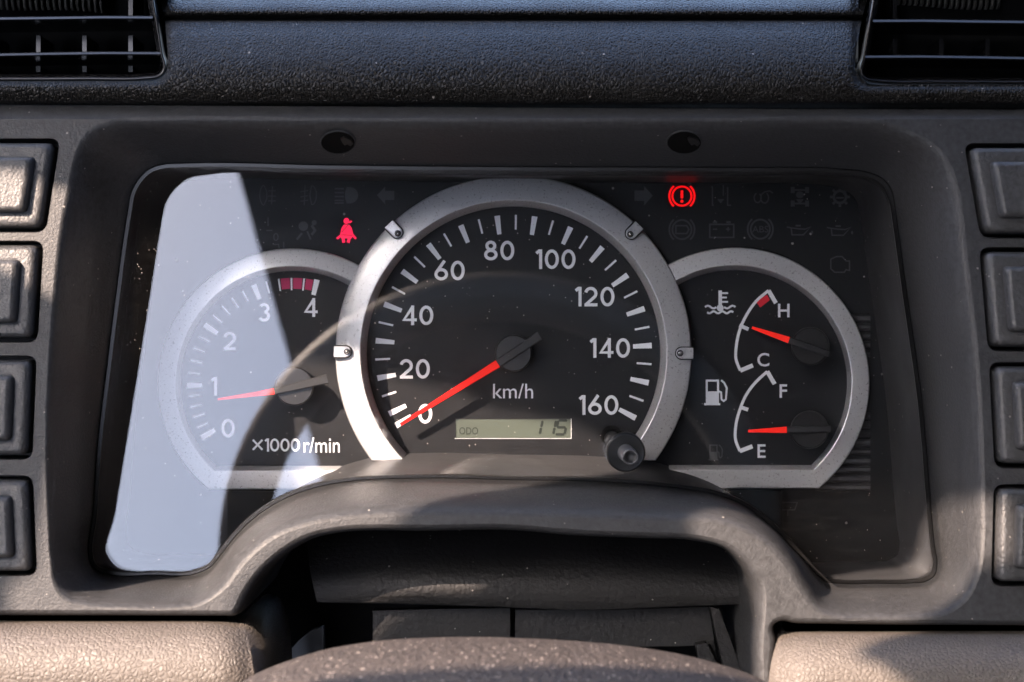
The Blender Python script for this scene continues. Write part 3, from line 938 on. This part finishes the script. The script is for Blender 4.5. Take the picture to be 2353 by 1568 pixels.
# ---- trip reset knob through the lens
n = 40
kc = P(1438, 1040, .064)
def kr(r, e, off=(0, 0)):
    f = K * (DC - .064) / DC
    return [Vector((kc.x + (off[0] + r*math.cos(2*math.pi*i/n))*f, -e, kc.z - (off[1] + r*math.sin(2*math.pi*i/n))*f)) for i in range(n)]
V, F = loft([kr(20, 0.002), kr(20, 0.0590), kr(44, 0.0595), kr(46, 0.0610), kr(45.5, 0.0635), kr(44, 0.0645), kr(41, 0.0650), kr(17, 0.0646)], cap_last=True)
knob = mesh('trip_reset_knob', V, F, M['knob'], cluster, smooth=True); knob.data.set_sharp_from_angle(angle=R(40))
V, F = loft([kr(20, 0.0640), kr(19, 0.0655), kr(18, 0.0800), kr(16.5, 0.0815), kr(14, 0.0815), kr(12, 0.0805), kr(9, 0.0785)], cap_last=True)
mesh('knob_stem', V, F, M['stem'], knob, smooth=True)
def hr(r, e): return [P(1406 + r*math.cos(2*math.pi*i/n), 1003 + r*math.sin(2*math.pi*i/n), e) for i in range(n)]
V, F = loft([hr(25, E_S + .0002), hr(20, E_S + .0002), hr(19, E_S + .0001)], cap_last=True)
mesh('knob_hole', V, F, M['void'], speed)

# ------------------------------------------------------------------ padded dash top
VENT_L = [(368,-60),(369,0),(380,54),(386,134),(383,163),(371,180),(349,187),(0,187)]
def uL(v):
    pts = [(-60,366),(0,369),(54,380),(134,386),(160,384),(172,378),(181,368),(187,350)]
    for (a, x), (b, y) in zip(pts, pts[1:]):
        if a <= v <= b: return x + (y-x)*(v-a)/(b-a)
    return 366
def uR(v):
    pts = [(-60,2000),(0,1992),(45,1980),(110,1968),(160,1964),(176,1974),(188,1990),(196,2012)]
    for (a, x), (b, y) in zip(pts, pts[1:]):
        if a <= v <= b: return x + (y-x)*(v-a)/(b-a)
    return 2000
def prof(v):
    pts = [(-60,.020),(-20,.036),(10,.0455),(26,.0485),(34,.0480),(39,.0455),(43,.040),(45.5,.0425),(48.5,.0488),(52,.0512),(58,.0528),(75,.0565),(110,.0610),(150,.0645),(190,.0655),(225,.0640),(240,.061),(250,.052)]
    for i in range(len(pts)-1):
        if pts[i][0] <= v <= pts[i+1][0]:
            t = (v-pts[i][0])/(pts[i+1][0]-pts[i][0])
            p0 = pts[max(0,i-1)]; p1 = pts[i]; p2 = pts[i+1]; p3 = pts[min(len(pts)-1,i+2)]
            h = p2[0]-p1[0]
            m1 = (p2[1]-p0[1])/(p2[0]-p0[0])*h; m2 = (p3[1]-p1[1])/(p3[0]-p1[0])*h
            return (2*t**3-3*t*t+1)*p1[1]+(t**3-2*t*t+t)*m1+(3*t*t-2*t**3)*p2[1]+(t**3-t*t)*m2
    return .05
def vent_dist(u, v):
    dl = math.hypot(max(0, u - 355), max(0, v - 158)) - 28
    dr = math.hypot(max(0, 1994 - u), max(0, v - 168)) - 28
    return min(dl if u < 1000 else 999, dr if u > 1000 else 999)
def lip(u, v):
    d = vent_dist(u, v)
    return .004 * math.exp(-max(0, d) / 5)
rowsA = [-60,-40,-20,-8,0,8,16,22,26,30,34,37,39,41,43,44.5,46,48,50,53,56,62,70,76,82,88,94,100,106,112,118,124,130,136,142,148,154,160,165,170,174,178,181,184,187]
pad = thing('padded_dash_top', 'black leather grained padded dash top with a stitched-look groove above the cluster', 'dashboard pad', P(1176, 245, .05))
pad['label'] = 'black leather grained padded dash top with a long groove above the cluster'
nU = 150
V = []; F = []
for v in rowsA:
    a, b = uL(v), uR(v)
    for i in range(nU + 1):
        t = i / nU
        # finer columns near both vents
        t2 = t + .12 * math.sin(2*math.pi*t) * -1 * .6
        u = a + (b-a)*t2
        V.append(P(u, v, prof(v) - lip(u, v)))
w = nU + 1
split = rowsA.index(41)
for r in range(len(rowsA)-1):
    for i in range(nU):
        F.append((r*w+i, r*w+i+1, (r+1)*w+i+1, (r+1)*w+i))
nf_up = len(F)
rowsB = [187,190,193,196,200,206,214,222,230,236,241,245,250,256]
cols = [-150 + 20*i for i in range(24)] + [330 + 4*i for i in range(18)] + [402 + 20*i for i in range(77)] + [1942 + 4*i for i in range(24)] + [2038 + 20*i for i in range(26)]
cols = sorted(set(cols))
vB = {}
for r, v in enumerate(rowsB):
    sk = lambda u: (u - 1176) / 1176 * 4
    for u in cols:
        vv = v + (8 if u > 1990 and v < 200 else 0) * (1 if v < 196 else .4)
        vB[(r, u)] = len(V)
        V.append(P(u, vv, prof(min(250, v)) - lip(u, v)))
for r in range(len(rowsB)-1):
    for a, b in zip(cols, cols[1:]):
        F.append((vB[(r,a)], vB[(r,b)], vB[(r+1,b)], vB[(r+1,a)]))
mesh('pad_skin', V, F, M['leather'], pad, smooth=True, flip=True)

# ------------------------------------------------------------------ air vents
def blade(name, parent, pts, e0, e1, th, m, drop=0.0):
    """horizontal blade following pts (u,v) at the front edge"""
    V = []; F = []
    for u, v in pts:
        a = P(u, v, e0); b = Vector((a.x, -e1, a.z - drop))
        V += [a + Vector((0, 0, th*.6)), a + Vector((0, -th*.35, th*.35)), a + Vector((0, -th*.8, -th*.25)), a + Vector((0, -th*.3, -th*.5)),
              b + Vector((0, 0, -th*.4)), b + Vector((0, 0, th*.4))]
    n2 = len(pts)
    for i in range(n2-1):
        for j in range(6):
            k2 = (j+1) % 6
            F.append((i*6+j, i*6+k2, (i+1)*6+k2, (i+1)*6+j))
    F += [(0,1,2,3,4,5), tuple(reversed([(n2-1)*6+j for j in range(6)]))]
    o = mesh(name, V, F, m, parent)
    bm = bmesh.new(); bm.from_mesh(o.data); bmesh.ops.recalc_face_normals(bm, faces=bm.faces); bm.to_mesh(o.data); bm.free()
    return o
def vent(mirror, label):
    f = (lambda u: u) if not mirror else (lambda u: 2353 - u + 4)
    dv = 8 if mirror else 0
    t = thing('air_vent', label, 'air vent', P(f(180), 190, .03), 'dash air vents')
    ee = .050
    # side and bottom frame
    path = [(346,-50),(350,0),(358,44),(366,90),(372,128),(378,152),(374,168),(362,176),(340,179),(200,181),(-140,182)]
    path = spline(path, 5)
    pin = offset(path, 14, closed=False); pout = offset(path, -11, closed=False)
    lo = [[P(f(u), v+dv, e) for u, v in q] for q, e in ((pin, .02), (offset(path, 9, closed=False), ee - .004), (offset(path, 4, closed=False), ee), (path, ee + .0008), (offset(path, -4, closed=False), ee), (pout, ee - .004), (pout, .02))]
    V, F = loft(lo, closed=False)
    mesh('frame', V, F, M['gloss'], t, smooth=True, flip=mirror)
    for v0, v1, uu in ((42, 46, 352), (124, 130, 370)):
        blade('slat', t, [(f(uu), v0+dv), (f(240), v0+dv-.5), (f(100), v0+dv+1.5), (f(-140), v1+dv)], ee, .018, .0011, M['gloss'], drop=-.003)
    for u0 in (300, 194, 88, -18):
        for (va, vb, ev) in ((-40, 36, .030), (82, 121, .034), (152, 166, .030)):
            if (va < 0 and u0 != 300) or (mirror and va > 140): continue
            a = [P(f(u0 + d), v + dv, ev) for d, v in ((-5, va), (5, va), (5, vb), (-5, vb))]
            b = [p + Vector((0, .014, 0)) for p in a]
            o = mesh('vane', a + b, [(0,1,2,3), (0,4,5,1), (1,5,6,2), (2,6,7,3), (3,7,4,0)], M['gloss'], t)
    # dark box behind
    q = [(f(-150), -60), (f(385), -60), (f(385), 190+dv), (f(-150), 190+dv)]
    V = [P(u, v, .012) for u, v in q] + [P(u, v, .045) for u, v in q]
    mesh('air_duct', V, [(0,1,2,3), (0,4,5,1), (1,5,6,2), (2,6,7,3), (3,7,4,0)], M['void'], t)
    # ribbed hose seen through the top of the grille
    for i in range(19):
        u0 = -14 + i*13.5 if not mirror else 60 + i*13.5
        top = -30
        bot = 22 + 3*math.sin(i*.3) + (max(0, i-9)*1.2 if not mirror else -i*.4)
        V = []
        for d, e in ((-4, .020), (-1.5, .023), (1.5, .023), (4, .020)):
            V += [P(f(u0 + d), top, e), P(f(u0 + d + 3), bot*.6, e), P(f(u0 + d + 6), bot, e - .003)]
        F = []
        for a in range(3):
            for b in range(2):
                F.append((a*3+b, (a+1)*3+b, (a+1)*3+b+1, a*3+b+1))
        mesh('hose_rib', V, F, M['hose'], t, smooth=True, flip=not mirror)
    return t
vent(False, 'black air vent with bright edged slats beside the tachometer corner')
vent(True, 'black shaded air vent above the fuel gauge corner')

# ------------------------------------------------------------------ beige lower trim
def beige(name, label, edge_pts, u_far, rows, group):
    """edge_pts: list of (v, u) for the inner end; rows: (v, e)"""
    V = []; F = []
    n2 = 60
    org = P(edge_pts[-1][1], 1620, .08)
    t = thing(name, label, 'trim panel', org, group)
    def ue(v):
        for (a, x), (b, y) in zip(edge_pts, edge_pts[1:]):
            if a <= v <= b: return x + (y-x)*(v-a)/(b-a)
        return edge_pts[-1][1]
    for v, e in rows:
        u0 = ue(v)
        s = 1 if u_far > u0 else -1
        for i in range(n2+1):
            d = abs(u_far - u0) * (i/n2)**2.2
            roll = .0055 * math.exp(-(d/40)**1.4) if d < 300 else 0
            V.append(P(u0 + s*d, v, e - roll))
    w2 = n2+1
    for r in range(len(rows)-1):
        for i in range(n2):
            F.append((r*w2+i, r*w2+i+1, (r+1)*w2+i+1, (r+1)*w2+i))
    # side return
    o = len(V)
    side = []
    for r, (v, e) in enumerate(rows):
        p = V[r*w2]; side.append(len(V)); V.append(Vector((p.x, -.03, p.z)))
    for r in range(len(rows)-1):
        F.append((r*w2, (r+1)*w2, side[r+1], side[r]))
    ob = mesh('panel_skin', V, F, M['beige'], t, smooth=True)
    bm = bmesh.new(); bm.from_mesh(ob.data); bmesh.ops.recalc_face_normals(bm, faces=bm.faces)
    # make the front face the camera
    s = sum(f.normal.y * f.calc_area() for f in bm.faces)
    if s > 0: bmesh.ops.reverse_faces(bm, faces=bm.faces)
    bm.to_mesh(ob.data); bm.free()
    return t
rows = [(1426,.060),(1426.5,.070),(1427,.078),(1430,.083),(1437,.0875),(1448,.0915),(1465,.0955),(1490,.0985),(1520,.1005),(1560,.1015),(1620,.100),(1700,.095)]
beige('lower_trim_panel', 'sunlit beige leather grained trim below the tachometer side', [(1426,547),(1437,554),(1455,567),(1500,575),(1547,583),(1700,600)], -200, rows, 'beige lower trim panels')
rows2 = [(v + 24, e) for v, e in rows]
beige('lower_trim_panel', 'beige leather grained trim below the fuel gauge side, half shaded', [(1444,1806),(1453,1806),(1473,1794),(1510,1788),(1568,1779),(1740,1760)], 2560, rows2, 'beige lower trim panels')

# ------------------------------------------------------------------ steering column opening
box('cavity_backing', P(520,0,.01).x, P(1800,0,.01).x, .004, .008, P(0,1640,.01).z, P(0,1130,.01).z, M['void'], label='black sheet painted as the dark behind the steering column opening', cat='opening')
bs = thing('column_boot', 'dusty black curved trim under the arch behind the steering column', 'trim panel', P(1200, 1400, .04))
top = spline([(700,1200),(900,1180),(1180,1178),(1500,1190),(1745,1215)], 10)
mid = spline([(712,1310),(900,1300),(1180,1300),(1500,1306),(1745,1320)], 10)
bot = spline([(728,1383),(900,1386),(1180,1395),(1330,1401),(1500,1395),(1745,1386)], 8)
def res(pl, n2):
    return [pl[min(len(pl)-1, round(i*(len(pl)-1)/n2))] for i in range(n2+1)]
top, mid, bot = res(top, 40), res(mid, 40), res(bot, 40)
V, F = loft([[P(u, v, .030) for u, v in top], [P(u, v, .050) for u, v in mid], [P(u, v, .0575) for u, v in bot], [P(u, v + 2, .054) for u, v in bot], [P(u, v, .040) for u, v in bot]], closed=False)
mesh('boot_skin', V, F, M['boot'], bs, smooth=True, flip=True)
def plate(name, pts, e, m, label, th=.004, e2=None):
    n2 = len(pts)
    es = e2 or [e]*n2
    a = [P(u, v, x) for (u, v), x in zip(pts, es)]
    b = [p + Vector((0, th, 0)) for p in a]
    F = [tuple(range(n2))] + [tuple(n2 + i for i in reversed(range(n2)))] + [(i, n2+i, n2+(i+1) % n2, (i+1) % n2) for i in range(n2)]
    o = mesh(name, a + b, F, m, None, label=label, cat='trim panel')
    bm = bmesh.new(); bm.from_mesh(o.data); bmesh.ops.recalc_face_normals(bm, faces=bm.faces); bm.to_mesh(o.data); bm.free()
    return o
plate('column_trim_flap', [(856,1404),(858,1560),(1172,1560),(1172,1398),(1000,1400)], .050, M['boot'], 'black dusty flap left of the vertical gap under the arch')
bpy.data.objects['column_trim_flap']['label'] = 'black dusty flap beside the pale grey plate under the arch'
plate('column_trim_flap', [(1184,1402),(1183,1560),(1420,1560),(1432,1487),(1610,1484),(1640,1560),(1655,1560),(1628,1395),(1400,1402)], .050, M['boot'], 'wide black dusty flap under the arch, beside the slanted bracket')
plate('slanted_bracket', [(1632,1395),(1652,1400),(1710,1555),(1668,1560)], .056, M['boot'], 'narrow slanted black bracket at the end of the arch opening')
plate('slanted_bracket', [(1600,1482),(1624,1478),(1664,1560),(1612,1560)], .0555, M['boot'], 'short black bracket leg between the wide flap and the column cover')
plate('grey_plate', [(743,1441),(715,1450),(680,1480),(655,1510),(640,1560),(745,1560)], .02, M['greyplate'], 'pale grey metal plate glimpsed beside the steering column cover')
plate('column_side_wall', [(585,1300),(730,1225),(735,1400),(700,1440),(650,1500),(620,1600),(585,1600)], .012, M['void'], 'inner wall of the steering column opening, coloured black as shade')

# column cover in the foreground
cc_ = thing('steering_column_cover', 'dusty brown-grey steering column cover in the foreground, out of focus', 'column cover', P(1160, 1640, .14))
topc = spline([(540,1580),(584,1551),(661,1519),(743,1494),(852,1475),(1016,1464.5),(1208,1467),(1330,1474),(1454,1486),(1560,1503),(1645,1524),(1727,1551),(1790,1582)], 5)
def sc_(pl, k2, dv): return [(1160 + (u-1160)*k2, v + dv) for u, v in pl]
lo = [[P(u, v, .085) for u, v in sc_(topc, .97, 5)], [P(u, v, .105) for u, v in sc_(topc, .995, .6)], [P(u, v, .112) for u, v in topc], [P(u, v, .118) for u, v in sc_(topc, 1.02, 6)],
      [P(u, v, .128) for u, v in sc_(topc, 1.06, 22)], [P(u, v, .142) for u, v in sc_(topc, 1.14, 58)], [P(u, v, .155) for u, v in sc_(topc, 1.24, 110)], [P(u, v, .160) for u, v in sc_(topc, 1.3, 220)]]
V, F = loft(lo, closed=False)
mesh('cover_shell', V, F, M['cover'], cc_, smooth=True, flip=True)

# ------------------------------------------------------------------ steering wheel (behind the camera, mirrored in the lens)
EWH = .62
d = DC + EWH - .114
wc = Vector(((1150-UC)*K*d/DC, -EWH, (VC-1275)*K*d/DC)); WR = 650*K*d/DC
wheel = thing('steering_wheel', 'dark steering wheel whose rim shows only as an arc mirrored in the lens', 'wheel', wc + Vector((0, 0, -WR)))
def torus(r, tube, c, n1=96, n2=14):
    V = []; F = []
    for i in range(n1):
        a = 2*math.pi*i/n1
        for j in range(n2):
            b = 2*math.pi*j/n2
            rr = r + tube*math.cos(b)
            V.append(c + Vector((rr*math.cos(a), tube*math.sin(b), rr*math.sin(a))))
    for i in range(n1):
        for j in range(n2):
            F.append((i*n2+j, ((i+1) % n1)*n2+j, ((i+1) % n1)*n2+(j+1) % n2, i*n2+(j+1) % n2))
    return V, F
V, F = torus(WR - .016, .016, wc)
mesh('rim', V, F, M['rim'], wheel, smooth=True)
for a in (200, 340):
    p0 = wc + Vector((math.cos(R(a))*.05, .03, math.sin(R(a))*.05)); p1 = wc + Vector((math.cos(R(a))*(WR-.02), 0, math.sin(R(a))*(WR-.02)))
    sd = Vector((-math.sin(R(a)), 0, math.cos(R(a)))) * .02; th = Vector((0, .01, 0))
    V = [p0-sd-th, p0+sd-th, p0+sd+th, p0-sd+th, p1-sd-th, p1+sd-th, p1+sd+th, p1-sd+th]
    mesh('spoke', V, [(0,1,2,3), (7,6,5,4), (0,4,5,1), (1,5,6,2), (2,6,7,3), (3,7,4,0)], M['rim'], wheel)
V = []; n = 32
lo = [[wc + Vector((r*math.cos(2*math.pi*i/n), y, r*math.sin(2*math.pi*i/n))) for i in range(n)] for r, y in ((.05, .05), (.065, .03), (.065, 0), (.05, -.012))]
V, F = loft(lo, cap_last=True, cap_first=True)
mesh('hub', V, F, M['rim'], wheel, smooth=True)
